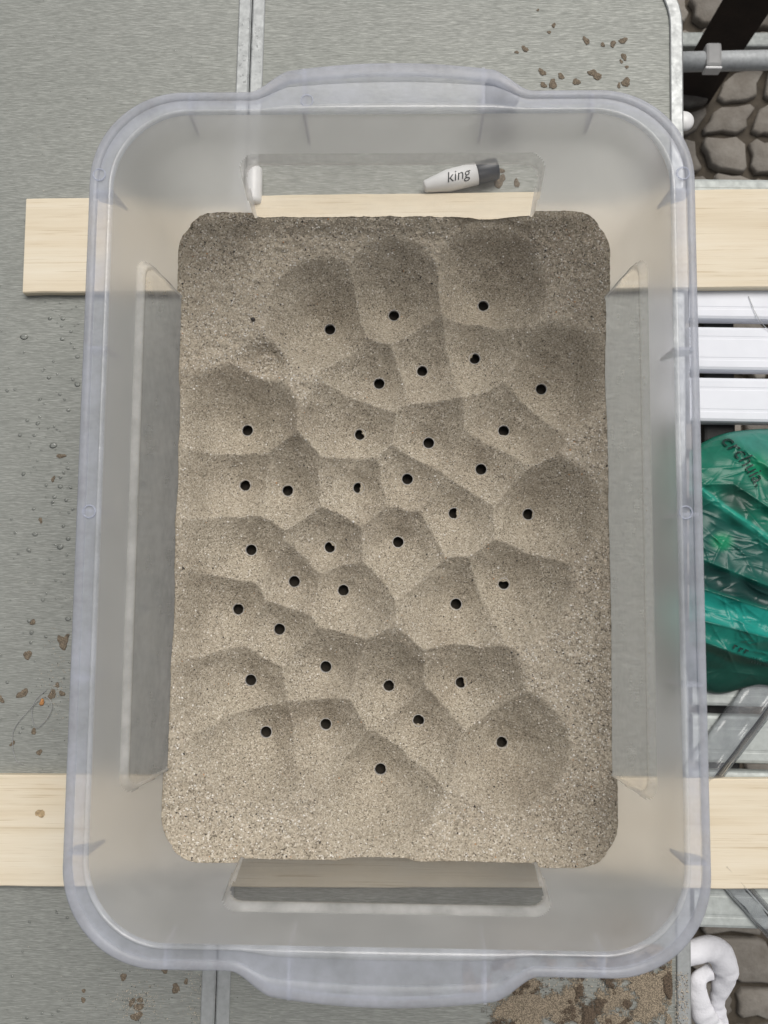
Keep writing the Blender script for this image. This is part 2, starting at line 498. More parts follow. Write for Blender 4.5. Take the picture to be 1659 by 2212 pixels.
# ------------------------------------------------------------------ folding table
XS, XE = -0.10704, 0.17142          # seam and right edge of the table top
YT, YB = 0.415, -0.42
XL = XS - (XE - XS)
def table():
    t = empty('folding_table', (XS, 0, GZ))
    tag(t, 'brushed aluminium folding table with a middle seam, under the planks and bin', 'table')
    P = Matrix.Translation((-XS, 0, -GZ))
    def put(o): o.parent = t; o.matrix_parent_inverse = Matrix.Identity(4); o.data.transform(P); return o
    def panel(x0, x1, rnd):
        pts = []
        R = 0.052
        def arc(cx, cy, a0, a1):
            for k in range(13):
                a = rad(a0 + (a1 - a0) * k / 12); pts.append((cx + R * math.cos(a), cy + R * math.sin(a)))
        if rnd == 'r':
            pts += [(x0, YB), ]; arc(x1 - R, YB + R, -90, 0); arc(x1 - R, YT - R, 0, 90); pts.append((x0, YT))
        else:
            pts += [(x1, YT)]; arc(x0 + R, YT - R, 90, 180); arc(x0 + R, YB + R, 180, 270); pts.append((x1, YB))
        n = len(pts)
        V = [(x, y, 0.0) for x, y in pts] + [(x, y, -0.004) for x, y in pts]
        F = [tuple(range(n)), tuple(reversed(range(n, 2 * n)))] + [(k, k + n, (k + 1) % n + n, (k + 1) % n) for k in range(n)]
        top = put(mesh_obj('top_panel', V, F, M['brushed'], t))
        # the aluminium edging: a swept angle profile round the panel
        prof = [(0.0078, 0.0001), (0.0078, 0.0012), (0.0072, 0.0016), (0.0006, 0.0016), (-0.0004, 0.0006), (-0.0004, -0.016), (0.0012, -0.016)]
        C = Vector((sum(p[0] for p in pts) / n, sum(p[1] for p in pts) / n))
        V2, F2 = [], []
        for k in range(n):
            p = Vector(pts[k]); a = Vector(pts[k - 1]); b = Vector(pts[(k + 1) % n])
            d1 = (p - a).normalized(); d2 = (b - p).normalized()
            n1 = Vector((-d1.y, d1.x)); n2 = Vector((-d2.y, d2.x))
            nn = (n1 + n2); nn = nn / max(0.3, nn.length_squared) * 2
            for off, z in prof:
                q = p + nn * off
                V2.append((q.x, q.y, z))
        m = len(prof)
        for k in range(n):
            for i in range(m - 1):
                a = k * m + i; b = ((k + 1) % n) * m + i
                F2.append((a, a + 1, b + 1, b))
        put(mesh_obj('edge_profile', V2, F2, M['alu'], t)).parent = top
    panel(XL, XS - 0.0007, 'l')
    panel(XS + 0.0007, XE, 'r')
    put(bm_obj('seam_gasket', box_bm(XS - .0011, XS + .0011, YB + .001, YT - .001, -.012, -.0022), M['black_gap'], t))
    # white hinge bumper on the right edge, leg tubes under the top
    b = bmesh.new()
    bmesh.ops.create_uvsphere(b, u_segments=20, v_segments=10, radius=0.0066)
    for v in b.verts: v.co.z *= 0.55
    p = at(1477, 262, -0.006)
    bmesh.ops.translate(b, verts=b.verts, vec=p)
    put(bm_obj('edge_bumper', b, M['white_plastic'], t, True))
    for sx in (XL + 0.03, XE - 0.06):
        for sy in (YB + 0.06, YT - 0.06):
            put(tube('leg', [(sx, sy, -0.006), (sx, sy, GZ)], 0.011, M['tube'], t, 12))
    return t
table()

# ------------------------------------------------------------------ slatted table on the right
SX0, SX1 = 0.1745, 0.62
def slat_table():
    t = empty('slatted_table', (0.4, 0.1, GZ))
    tag(t, 'white aluminium slatted table beside the folding table, right edge of the picture', 'table')
    P = Matrix.Translation((-0.4, -0.1, -GZ))
    def put(o): o.data.transform(P); return o
    rows = [(385, 468), (483, 579), (594, 690), (705.5, 800), (815.5, 912), (1430, 1527), (1546, 1650), (1667, 1770), (1788, 1890), (1908, 2008)]
    for v0, v1 in rows:
        dull = v0 < 400 or v0 > 1400  # the end slat and the lower slats get a greyer tone
        ya, yb = at(1600, v0, 0).y, at(1600, v1, 0).y
        prof = [(0, -.009), (0, -.0022), (.0007, -.0007), (.0022, 0), (.006, 0), (.0066, -.00015), (.0078, -.00015), (.0084, 0)]
        w = ya - yb
        full = prof + [(w - a, z) for a, z in reversed(prof)]
        V = []
        for x in (SX0, SX1):
            for a, z in full: V.append((x, yb + a, z))
        n = len(full)
        F = [(i, n + i, n + i + 1, i + 1) for i in range(n - 1)] + [(n - 1, 2 * n - 1, n, 0), tuple(range(n - 1, -1, -1)), tuple(range(n, 2 * n))]
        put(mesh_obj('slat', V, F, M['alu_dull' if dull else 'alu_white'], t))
    ya, yb = at(1600, 386, 0).y, at(1600, 2006, 0).y
    for x in (SX0 + .012, SX1 - .04):
        put(bm_obj('side_rail', box_bm(x, x + .02, yb, ya, -.034, -.010, .002), M['black_gap'], t))
    for x in (SX0 + .03, SX1 - .03):
        for y in (yb + .05, ya - .05):
            put(tube('leg', [(x, y, -.034), (x, y, GZ)], .010, M['tube'], t, 12))
    # lower cross tube with its clip, seen past the folding table's corner
    zt = -0.33
    p = at(1470, 134, zt); q = at(1760, 128, zt)
    ct = put(tube('cross_tube', [p, p.lerp(q, .5), q], 0.0098, M['tube'], t, 20))
    c = at(1535, 131.5, zt)
    k = put(bm_obj('tube_clip', box_bm(c.x - .0083, c.x + .0083, c.y - .012, c.y + .0135, c.z - .006, c.z + .0112, .003), M['tube_clip'], ct))
    put(bm_obj('clip_lip', box_bm(c.x - .0088, c.x + .0084, c.y - .0148, c.y - .0118, c.z - .002, c.z + .0105, .0012), M['white_plastic'], ct))
    return t
slat_table()

# an old grey rail and a dark timber standing on the ground behind
def leftovers():
    a = at(1465, 82, -.64); b = at(1800, 78, -.64)
    o = bm_obj('metal_rail', box_bm(a.x - .1, b.x + .1, a.y - .012, a.y + .010, GZ + .012, -.64, .003), mat_alu('weathered_rail', (.30, .32, .31), .6, .2))
    tag(o, 'weathered grey flat rail lying on the cobbles above the pipe', 'rail')
    p = at(1558, 98, -.55); q = at(1645, -40, -.42)
    d = (q - p); d = d.normalized()
    s = Vector((d.y, -d.x, 0)).normalized() * .030
    up = Vector((0, 0, .02))
    V = []
    for e, w in ((p - d * .03 - Vector((0, 0, .12)), 1), (p, 1), (q, 1), (q + d * .3, 1)):
        V += [e - s - up, e + s - up, e + s + up, e - s + up]
    F = []
    for i in range(3):
        for k in range(4): F.append((4 * i + k, 4 * i + (k + 1) % 4, 4 * i + 4 + (k + 1) % 4, 4 * i + 4 + k))
    F += [(3, 2, 1, 0), (12, 13, 14, 15)]
    o = mesh_obj('timber_beam', V, F, M['dark_wood'])
    md = o.modifiers.new('b', 'BEVEL'); md.width = .004; md.segments = 2
    tag(o, 'dark brown timber leaning behind the grey pipe in the top right corner', 'timber')
leftovers()

# ------------------------------------------------------------------ planks
PT = 0.006
def plank(c_tl, c_bl, xr, c_tr_v, c_br_v, label, knot=None):
    tl, bl = at(*c_tl, PT), at(*c_bl, PT)
    tr, br = at(1659, c_tr_v, PT), at(1659, c_br_v, PT)
    d1 = (tr - tl).normalized(); d2 = (br - bl).normalized()
    tr = tl + d1 * ((xr - tl.x) / d1.x); br = bl + d2 * ((xr - bl.x) / d2.x)
    org = (tl + bl) / 2; org.z = 0
    ang = math.atan2(d1.y, d1.x)
    root = empty('plank', org, ang)
    inv = root.matrix_basis.inverted() if False else (Matrix.Translation(org) @ Matrix.Rotation(ang, 4, 'Z')).inverted()
    bm = bmesh.new()
    n = 60
    rows = []
    r = random.Random(int(c_tl[1]))
    for i in range(n + 1):
        f = i / n
        a = tl.lerp(tr, f); b = bl.lerp(br, f)
        a = a + Vector((0, r.uniform(-.00025, .00025), 0)); b = b + Vector((0, r.uniform(-.00025, .00025), 0))
        e = (a - b).normalized() * .0007
        prof = [a + Vector((0, 0, 0.0003 - PT)), a + Vector((0, 0, -.0007)), a - e, b + e, b + Vector((0, 0, -.0007)), b + Vector((0, 0, 0.0003 - PT))]
        rows.append([bm.verts.new(inv @ p) for p in prof])
    for i in range(n):
        for k in range(6):
            bm.faces.new((rows[i][k], rows[i + 1][k], rows[i + 1][(k + 1) % 6], rows[i][(k + 1) % 6]))
    bm.faces.new(rows[0]); bm.faces.new(list(reversed(rows[-1])))
    bmesh.ops.recalc_face_normals(bm, faces=bm.faces)
    bm_obj('board', bm, M['wood'], root)
    if knot:
        k = inv @ at(*knot, PT + .0002)
        V = [k]; F = []
        rr = random.Random(3)
        for i in range(18):
            an = 2 * math.pi * i / 18
            V.append(k + Vector((math.cos(an) * rr.uniform(.0022, .004), math.sin(an) * rr.uniform(.0016, .0028), 0)))
        for i in range(18): F.append((0, 1 + i, 1 + (i + 1) % 18))
        mesh_obj('knot', V, F, M['knot'], root)
    tag(root, label, 'plank')
plank((57, 428), (49, 632), 0.60, 407, 621, 'pale pine plank with square cut end under the top of the bin')
plank((-260, 1673.5), (-260, 1914), 0.60, 1682.5, 1921, 'pale pine plank with a knot running under the bottom of the bin', (87, 1757))

# ------------------------------------------------------------------ the bin
ZB, ZF, ZR = 0.0062, 0.0082, 0.146       # underside, floor, rim
def half(z):
    t = 0.033 * (ZR - z)
    return 0.129 - t, 0.187 - t
def crad(z):
    return 0.036 - 0.12 * (ZR - z)
WIN_TOP, WIN_IN = 0.1085, 0.0024
NS_L, NS_S, NA = 300, 190, 34            # samples along long side, short side, corner
def path(a, b, r, bump=0.0, boff=0.0):
    """closed rounded rectangle, counter-clockwise from the right side; optional handle bump at both ends"""
    P = []; T = []
    for k in range(NS_L):
        f = k / NS_L; P.append((a, -(b - r) + 2 * (b - r) * f)); T.append(('R', P[-1][1]))
    for k in range(NA):
        an = rad(90 * k / NA); P.append((a - r + r * math.cos(an), b - r + r * math.sin(an))); T.append((None, 0))
    for k in range(NS_S):
        f = k / NS_S; P.append(((a - r) - 2 * (a - r) * f, b)); T.append(('T', P[-1][0]))
    for k in range(NA):
        an = rad(90 + 90 * k / NA); P.append((-(a - r) + r * math.cos(an), b - r + r * math.sin(an))); T.append((None, 0))
    for k in range(NS_L):
        f = k / NS_L; P.append((-a, (b - r) - 2 * (b - r) * f)); T.append(('L', P[-1][1]))
    for k in range(NA):
        an = rad(180 + 90 * k / NA); P.append((-(a - r) + r * math.cos(an), -(b - r) + r * math.sin(an))); T.append((None, 0))
    for k in range(NS_S):
        f = k / NS_S; P.append((-(a - r) + 2 * (a - r) * f, -b)); T.append(('B', P[-1][0]))
    for k in range(NA):
        an = rad(270 + 90 * k / NA); P.append((a - r + r * math.cos(an), -(b - r) + r * math.sin(an))); T.append((None, 0))
    P = np.array(P)
    if bump:
        x = np.abs(P[:, 0])
        g = sstep(0.0665, 0.0475, x)
        h = g * (0.0100 + (bump - 0.0100) * np.clip(1 - (x / 0.052) ** 2, 0, 1))
        ends = np.abs(P[:, 1]) > b - 0.0005
        P[:, 1] += np.where(ends, np.sign(P[:, 1]) * h, 0)
    return P, T

def win_mask(side, s, z):
    """1 inside the pushed-in clear panel of a side, with a rounded outline and a soft step"""
    s = np.abs(s)
    hw = np.where(side == 0, 0.1335, 0.0785) + 0.035 * (WIN_TOP - z)
    r = 0.010
    qx = s - hw + r; qz = (z - WIN_TOP) * .5 + r
    d = np.hypot(np.maximum(qx, 0), np.maximum(qz, 0)) + np.minimum(np.maximum(qx, qz), 0) - r
    return d
def inset_at(side, s, z):
    d = win_mask(side, s, z)
    return WIN_IN * sstep(0.0016, -0.0016, d) + .0013 * np.exp(-((d + .0002) / .0011) ** 2)

def inner_sd(X, Y, Z):
    """signed distance (positive outside) to the inner face of the bin wall at each point's height"""
    t = 0.033 * (ZR - Z)
    a = 0.129 - t; b = 0.187 - t; r = 0.036 - 0.12 * (ZR - Z)
    ax, ay = np.abs(X), np.abs(Y)
    il = inset_at(np.zeros_like(X), Y, Z); ish = inset_at(np.ones_like(X), X, Z)
    qx = ax - (a - il) + r; qy = ay - (b - ish) + r
    sd = np.hypot(np.maximum(qx, 0), np.maximum(qy, 0)) + np.minimum(np.maximum(qx, qy), 0) - r
    gx = np.where((qx > 0) & (qy > 0), qx / np.maximum(np.hypot(qx, qy), 1e-9), (qx > qy).astype(float)) * np.sign(X)
    gy = np.where((qx > 0) & (qy > 0), qy / np.maximum(np.hypot(qx, qy), 1e-9), (qy >= qx).astype(float)) * np.sign(Y)
    return sd, gx, gy

HOLES_PX = [(713, 712), (851, 682), (1044, 661), (912, 802), (1025, 775), (1169, 841), (819, 829), (535, 930), (778, 939), (926, 957),
            (1088, 931), (530, 1049), (622, 1060), (775, 1054), (880, 1035), (1039, 1014), (981, 1109), (1141, 1111), (543, 1188), (713, 1182),
            (860, 1171), (636, 1256), (742, 1275), (985, 1305), (1088, 1261), (515, 1316), (604, 1359), (704, 1440), (542, 1469), (840, 1481),
            (996, 1474), (575, 1581), (704, 1564), (904, 1556), (1084, 1603), (822, 1661)]
HR = 0.0033
HOLES = [loc(u, v, ZF) for u, v in HOLES_PX]

bin_root = empty('storage_bin', (BX, BY, ZB), TH)
tag(bin_root, 'translucent plastic storage bin half full of sand, standing on two planks', 'storage bin')
def bput(o):
    o.data.transform(Matrix.Translation((0, 0, -ZB)))
    return o

def bin_walls():
    zs = np.concatenate([np.linspace(ZF - .0015, WIN_TOP - .014, 58), np.linspace(WIN_TOP - .013, WIN_TOP + .003, 22), np.linspace(WIN_TOP + .0045, ZR - .0005, 26)])
    rows = []
    for z in zs:
        a, b = half(z); P, T = path(a, b, crad(z))
        n = len(P)
        side = np.array([0 if t[0] in ('L', 'R') else 1 for t in T]); s = np.array([t[1] for t in T])
        flat = np.array([t[0] is not None for t in T])
        ins = np.where(flat, inset_at(side, s, np.full(n, z)), 0)
        Q = P.copy()
        for key, ax, sg in (('R', 0, -1), ('L', 0, 1), ('T', 1, -1), ('B', 1, 1)):
            m = np.array([t[0] == key for t in T]); Q[m, ax] += sg * ins[m]
        dd = np.where(flat, win_mask(side, s, np.full(n, z)), 1.0)
        rows.append((np.column_stack([Q, np.full(n, z)]), dd, T))
    n = len(rows[0][0]); R = len(zs)
    V = np.concatenate([r[0] for r in rows])
    D = np.concatenate([r[1] for r in rows])
    I = np.arange(n); J = (I + 1) % n
    F = np.concatenate([np.column_stack([i * n + I, (i + 1) * n + I, (i + 1) * n + J, i * n + J]) for i in range(R - 1)])   # faces look inwards
    dm = D[F].mean(1)
    T0 = rows[0][2]
    keys = np.array([{'R': 1, 'T': 2, 'L': 3, 'B': 4}.get(t[0], 0) for t in T0])
    fk = np.tile(keys, R - 1)
    def sub(name, mask, mat):
        f = F[mask]; u, inv = np.unique(f, return_inverse=True)
        return bput(np_mesh(name, V[u], inv.reshape(f.shape), mat, bin_root, True))
    sub('side_wall', dm > 0.0017, M['frost'])
    border = None
    for k in (1, 2, 3, 4):
        border = sub('panel_border', (dm <= 0.0017) & (dm > -0.0021) & (fk == k), M['ledge'])
        border.parent = sub('clear_panel', (dm <= -0.0021) & (fk == k), M['clear' if k in (1, 3) else 'clear_end'])
bin_walls()

def bin_rim():
    Pi, T = path(0.129, 0.187, 0.036)
    Po, _ = path(0.1402, 0.1979, 0.043, 0.0143)
    prof_in = [(0.0, ZR - .0008), (0.03, ZR + .0006), (0.09, ZR + .0014), (0.15, ZR + .0013), (0.19, ZR + .0006)]
    prof_mid = [(0.19, ZR + .0006), (0.22, ZR + .0003), (0.60, ZR + .0003)]
    prof_out = [(0.60, ZR + .0003), (0.63, ZR + .0011), (0.90, ZR + .0011), (0.97, ZR + .0003), (1.0, ZR - .0012)]
    prof_skirt = [(1.0, ZR - .0012), (1.005, ZR - .005), (1.01, ZR - .011), (0.99, ZR - .0112)]
    n = len(Pi); I = np.arange(n); J = (I + 1) % n
    def band(name, prof, mat):
        V = np.concatenate([np.column_stack([Pi + (Po - Pi) * t, np.full(n, z)]) for t, z in prof])
        F = np.concatenate([np.column_stack([i * n + I, (i + 1) * n + I, (i + 1) * n + J, i * n + J]) for i in range(len(prof) - 1)])
        return bput(np_mesh(name, V, F, mat, bin_root, True))
    rim = band('rim', prof_mid, M['rim'])
    for nm, pf, mt in (('rim_bead', prof_in, 'bead'), ('rim_outer_band', prof_out, 'rim'), ('rim_skirt', prof_skirt, 'rim_milky')):
        band(nm, pf, M[mt]).parent = rim
    # gusset ribs under the flange
    def rib(p_in, out, length, deep):
        o = Vector((out[0], out[1], 0)); s = Vector((-o.y, o.x, 0)) * .0007
        b = Vector((p_in[0], p_in[1], 0))
        prof = [(0.0002, ZR - .0006), (length, ZR - .0004), (length, ZR - .010), (0.0045, ZR - .014), (0.0004, ZR - deep)]
        lean = lambda z: 0.033 * (ZR - z)
        V = []
        for sg in (-1, 1):
            for d, z in prof: V.append(b + o * (d - (lean(z) if d < 0.001 else 0)) + s * sg + Vector((0, 0, z)))
        m = len(prof)
        F = [tuple(range(m)), tuple(reversed(range(m, 2 * m)))] + [(k, k + m, (k + 1) % m + m, (k + 1) % m) for k in range(m)]
        bput(mesh_obj('rib', V, F, M['rib'], rim))
    for x in (-.0405, .0435):
        rib((x, .187), (0, 1), .0225, .026); rib((x, -.187), (0, -1), .0225, .026)
    for x in (-.094, .094):
        rib((x, .187), (0, 1), .0095, .018); rib((x, -.187), (0, -1), .0095, .018)
    for y in (-.150, -.0745, .0005, .0755, .150):
        rib((.129, y), (1, 0), .0095, .020); rib((-.129, y), (-1, 0), .0095, .020)
    # round moulding marks on the flange
    for u, v in ((215, 378), (193, 1105), (1475, 375), (1481, 1107), (663, 218)):
        p = loc(u, v, ZR + .0006)
        pts = [p + Vector((math.cos(a) * .0028, math.sin(a) * .0028, .0004)) for a in [2 * math.pi * k / 28 for k in range(28)]]
        bput(tube('moulding_mark', pts, .00035, M['rim_milky'], rim, 6, True))
bin_rim()

def bin_floor():
    a, b = half(ZF); P, T = path(a - .0002, b - .0002, crad(ZF))
    n = len(P)
    sel = list(range(0, n, 6))
    V = [(P[k][0], P[k][1], ZF) for k in sel] + [(P[k][0], P[k][1], ZB) for k in sel]
    m = len(sel)
    F = [tuple(range(m)), tuple(reversed(range(m, 2 * m)))] + [(k, k + m, (k + 1) % m + m, (k + 1) % m) for k in range(m)]
    o = mesh_obj('floor', V, F, M['frost'], None)
    bm = bmesh.new()
    for h in HOLES:
        bmesh.ops.create_cone(bm, cap_ends=True, segments=32, radius1=HR, radius2=HR, depth=.02, matrix=Matrix.Translation((h.x, h.y, ZF)))
    c = bm_obj('cutter', bm, None)
    md = o.modifiers.new('holes', 'BOOLEAN'); md.operation = 'DIFFERENCE'; md.solver = 'EXACT'; md.object = c
    dg = bpy.context.evaluated_depsgraph_get()
    me = bpy.data.meshes.new_from_object(o.evaluated_get(dg))
    o.modifiers.clear(); o.data = me
    bpy.data.objects.remove(c)
    o.parent = bin_root
    bput(o)
    for h in HOLES:                                  # the drilled edge of each hole
        pts = [Vector((h.x + math.cos(q) * (HR + .0002), h.y + math.sin(q) * (HR + .0002), ZF + .0003)) for q in [2 * math.pi * k / 28 for k in range(28)]]
        bput(tube('hole_edge', pts, .0003, M['ledge'], o, 6, True))
bin_floor()

# ------------------------------------------------------------------ the sand
SLOPE = 0.64
def sand_height(X, Y):
    wx = X + .0012 * vnoise(X, Y, 70, 1) + .0006 * vnoise(X, Y, 170, 2)
    wy = Y + .0012 * vnoise(X, Y, 70, 3) + .0006 * vnoise(X, Y, 170, 4)
    big = None
    K = 0.00022
    acc = 0
    zs = []
    for i, h in enumerate(HOLES):
        r_ = np.random.default_rng(i + 50)
        d = np.hypot(wx - h.x, wy - h.y)
        d0 = np.hypot(X - h.x, Y - h.y)
        w = sstep(.004, .012, d0)
        d = d0 * (1 - w) + d * w
        sl = r_.uniform(.95, 1.06)
        q = np.maximum(d - HR, 0)
        zs.append(ZF + .0002 + (SLOPE * q + 7.5 * q * q) * sl)
    Zs = np.stack(zs)
    zmin = Zs.min(0)
    z = zmin - K * np.log(np.exp(-(Zs - zmin) / K).sum(0))
    z = np.maximum(z, ZF + .0002)
    wd = np.minimum(.1245 - np.abs(X), .182 - np.abs(Y))          # distance to the bin wall
    cd = np.hypot(np.maximum(np.abs(X) - .095, 0), np.maximum(np.abs(Y) - .150, 0))
    cap = .0368 + .0016 * vnoise(X, Y, 16, 7) + .0008 * vnoise(X, Y, 38, 8) + np.where(.182 - np.abs(Y) < .1245 - np.abs(X), .0050, .0015) * sstep(.0105, -.001, wd) + .0075 * sstep(.006, .040, cd)
    wl = .0425 + .0015 * vnoise(X, Y, 18, 9)
    z = z + np.maximum(wl - z, 0) * .72 * sstep(.017, -.002, wd)
    # the unslumped pit of coarse grains on the left
    p = loc(560, 765, .05)
    d = np.hypot((X - p.x) * .8, Y - p.y)
    cap = cap - .0095 * np.exp(-(d / .0105) ** 3)
    K2 = .0009
    z2 = np.minimum(z, cap) - K2 * np.log1p(np.exp(-np.abs(z - cap) / K2))
    dmin = np.stack([np.hypot(X - h.x, Y - h.y) for h in HOLES]).min(0)
    fine = sstep(.020, .060, dmin)
    fine = np.maximum(fine, sstep(-.002, .004, z - cap))
    rough = .0004 * vnoise(X, Y, 260, 11) + .00026 * vnoise(X, Y, 520, 12) + .00022 * vnoise(X, Y, 900, 13)
    near = sstep(HR, HR + .004, dmin)
    z2 = z2 + rough * near * (.55 + .9 * fine)
    return np.maximum(z2, ZF + .0002), dmin, fine, cap - z

NOTCH = {4: (2.6, .45), 8: (.5, .55), 13: (-.15, 1.55), 16: (0, .75), 17: (-.2, .3), 19: (.8, .45), 24: (1.55, .8), 30: (.2, .55), 33: (-1.7, .4), 10: (-1.6, .2), 23: (-2.2, .15)}
def build_sand():
    st = .00062
    xs = np.arange(-.1275, .1276, st); ys = np.arange(-.1865, .1866, st)
    X, Y = np.meshgrid(xs, ys, indexing='ij')
    jx = RNG.uniform(-.22, .22, X.shape) * st; jy = RNG.uniform(-.22, .22, X.shape) * st
    X = X + jx; Y = Y + jy
    Z, dmin, fine, gap = sand_height(X, Y)
    sd, gx, gy = inner_sd(X, Y, Z)
    dead = sd > st * 1.6
    push = np.maximum(sd + .00015, 0)
    Xc = X - gx * push; Yc = Y - gy * push
    inner = np.zeros_like(dead)
    for i, h in enumerate(HOLES):
        ang = np.arctan2(Yc - h.y, Xc - h.x); d = np.hypot(Xc - h.x, Yc - h.y)
        r_ = np.random.default_rng(i)
        hr = HR * (r_.uniform(.93, 1.03) + .03 * np.sin(ang * 3 + i) + .025 * np.sin(ang * 7 + 3 * i) + .03 * np.sin(ang * 15 + 2 * i))
        if i in NOTCH:
            a0, dep = NOTCH[i]
            da = (ang - a0 + np.pi) % (2 * np.pi) - np.pi
            hr = hr * (1 - np.clip(dep, 0, .97) * np.exp(-(da / (.55 + .35 * dep)) ** 2) * (1 + .22 * np.sin(ang * 13 + i)))
            hr = np.maximum(hr, HR * .03)
        ins = d < hr
        core = d < hr - st * 1.3
        inner |= core
        mv = ins & ~core
        s = np.where(mv, hr / np.maximum(d, 1e-6), 1)
        Xc = np.where(mv, h.x + (Xc - h.x) * s, Xc); Yc = np.where(mv, h.y + (Yc - h.y) * s, Yc)
    nx, ny = X.shape
    idx = np.arange(nx * ny).reshape(nx, ny)
    F = np.stack([idx[:-1, :-1], idx[1:, :-1], idx[1:, 1:], idx[:-1, 1:]], -1).reshape(-1, 4)
    bad = (dead | inner).ravel()
    F = F[~bad[F].any(1)]
    V = np.column_stack([Xc.ravel(), Yc.ravel(), Z.ravel()])
    used, inv = np.unique(F, return_inverse=True)
    o = np_mesh('sand', V[used] - np.array([0, 0, ZF]), inv.reshape(F.shape), M['sand'], None, True)
    o.location = (BX, BY, ZF); o.rotation_euler = (0, 0, TH)
    coarse = sstep(.002, -.006, gap) if False else np.clip(.15 + .85 * fine * sstep(-.012, .0, -gap) + .0, 0, 1)
    coarse = np.clip(.08 + .72 * np.maximum(sstep(.035, .062, dmin), fine) + .2 * vnoise(X, Y, 60, 21), 0, 1)
    damp = np.clip(.35 * vnoise(X, Y, 25, 22) + .25 * vnoise(X, Y, 90, 23), 0, 1)
    at1 = o.data.attributes.new('coarse', 'FLOAT', 'POINT'); at1.data.foreach_set('value', coarse.ravel()[used].astype(np.float32))
    at2 = o.data.attributes.new('damp', 'FLOAT', 'POINT'); at2.data.foreach_set('value', damp.ravel()[used].astype(np.float32))
    tag(o, 'grey tan sand filling the bin floor, slumped into cone shaped pits round the drill holes', 'sand', kind='stuff')
    # loose grains lying on it
    def grains(name, n, rmin, rmax, mat, bias, seed):
        r = np.random.default_rng(seed)
        gx_ = r.uniform(-.124, .124, n * 6); gy_ = r.uniform(-.184, .184, n * 6)
        z, dm, fi, _ = sand_height(gx_, gy_)
        sd_, _, _ = inner_sd(gx_, gy_, z)
        pr = bias + (1 - bias) * fi
        keep = (sd_ < -.0007) & (dm > HR + .0012) & (r.uniform(0, 1, n * 6) < pr)
        k = np.where(keep)[0][:n]
        P = np.column_stack([gx_[k], gy_[k], z[k] - ZF])
        n = len(P)
        rr = rmin + (rmax - rmin) * r.uniform(0, 1, n) ** 2.2
        base = np.array([[1, 0, 0], [-1, 0, 0], [0, 1, 0], [0, -1, 0], [0, 0, 1], [0, 0, -1]], float)
        tri = np.array([[0, 2, 4], [2, 1, 4], [1, 3, 4], [3, 0, 4], [2, 0, 5], [1, 2, 5], [3, 1, 5], [0, 3, 5]])
        B = base[None] * r.uniform(.6, 1.25, (n, 6, 1)) + r.uniform(-.3, .3, (n, 6, 3))
        Vg = P[:, None, :] + B * rr[:, None, None] * np.array([1, 1, .8]) + np.array([0, 0, 1]) * (rr * .15)[:, None, None]
        Fg = tri[None] + (np.arange(n) * 6)[:, None, None]
        g = np_mesh(name, Vg.reshape(-1, 3), Fg.reshape(-1, 3), mat, o, False)
        g['kind'] = 'stuff'
    grains('pale_grains', 6000, .00022, .00072, M['grain_white'], .10, 1)
    grains('dark_grains', 1500, .00022, .00072, M['grain_dark'], .28, 2)
    grains('tan_grains', 22000, .00025, .00062, M['grain_tan'], .10, 3)
    grains('orange_grains', 160, .0003, .0006, M['grain_orange'], .2, 4)
    return o
build_sand()

# ------------------------------------------------------------------ pens and caps behind the bin
def frame_along(p, d):
    d = d.normalized(); s = Vector((0, 0, 1)).cross(d).normalized(); u = d.cross(s)
    return Matrix((( d.x, s.x, u.x, p.x), (d.y, s.y, u.y, p.y), (d.z, s.z, u.z, p.z), (0, 0, 0, 1)))
def lathe_x(name, prof, mat, parent, sides=28):
    V, F = [], []
    for x, r in prof:
        for k in range(sides):
            a = 2 * math.pi * k / sides; V.append((x, math.cos(a) * r, math.sin(a) * r))
    for i in range(len(prof) - 1):
        for k in range(sides):
            F.append((i * sides + k, i * sides + (k + 1) % sides, (i + 1) * sides + (k + 1) % sides, (i + 1) * sides + k))
    F.append(tuple(reversed(range(sides)))); F.append(tuple(range((len(prof) - 1) * sides, len(prof) * sides)))
    return mesh_obj(name, V, F, mat, parent, True)
def text_mesh(s, size, shear=0.25):
    cu = bpy.data.curves.new('txt', 'FONT'); cu.body = s; cu.size = size; cu.shear = shear; cu.resolution_u = 3
    o = bpy.data.objects.new('txt', cu); COL.objects.link(o)
    dg = bpy.context.evaluated_depsgraph_get(); dg.update()
    me = bpy.data.meshes.new_from_object(o.evaluated_get(dg))
    bpy.data.objects.remove(o)
    return me
def marker():
    R = .0068
    p = at(1029, 375, R); q = at(925, 401, R)
    d = (p - q)
    root = empty('marker_pen', (0, 0, 0))
    root.matrix_world = frame_along(p, d)
    tag(root, 'white marker pen with blue black cap lying behind the bin, seen through its top panel', 'marker pen')
    L = .034
    barrel = lathe_x('barrel', [(-L, R * .45), (-L + .001, R * .55), (-L + .012, R * .88), (-.018, R), (0, R)], M['white_plastic'], root)
    lathe_x('cap', [(0, R * 1.01), (.0005, R * 1.04), (.012, R * 1.0), (.0135, R * .93), (.014, R * .7)], M['dark_plastic'], root)
    me = text_mesh('king', .0092)
    xs = [v.co.x for v in me.vertices]; w = max(xs) - min(xs)
    bm = bmesh.new(); bm.from_mesh(me)
    bmesh.ops.triangulate(bm, faces=bm.faces)
    bmesh.ops.subdivide_edges(bm, edges=[e for e in bm.edges if e.calc_length() > .002], cuts=2)
    for v in bm.verts:
        x, y = v.co.x, v.co.y
        a = (y - .004) / (R + .0001)
        v.co = (x - w - .005, math.sin(a) * (R + .00012), math.cos(a) * (R + .00012))
    bm_obj('lettering', bm, M['ink'], barrel)
marker()
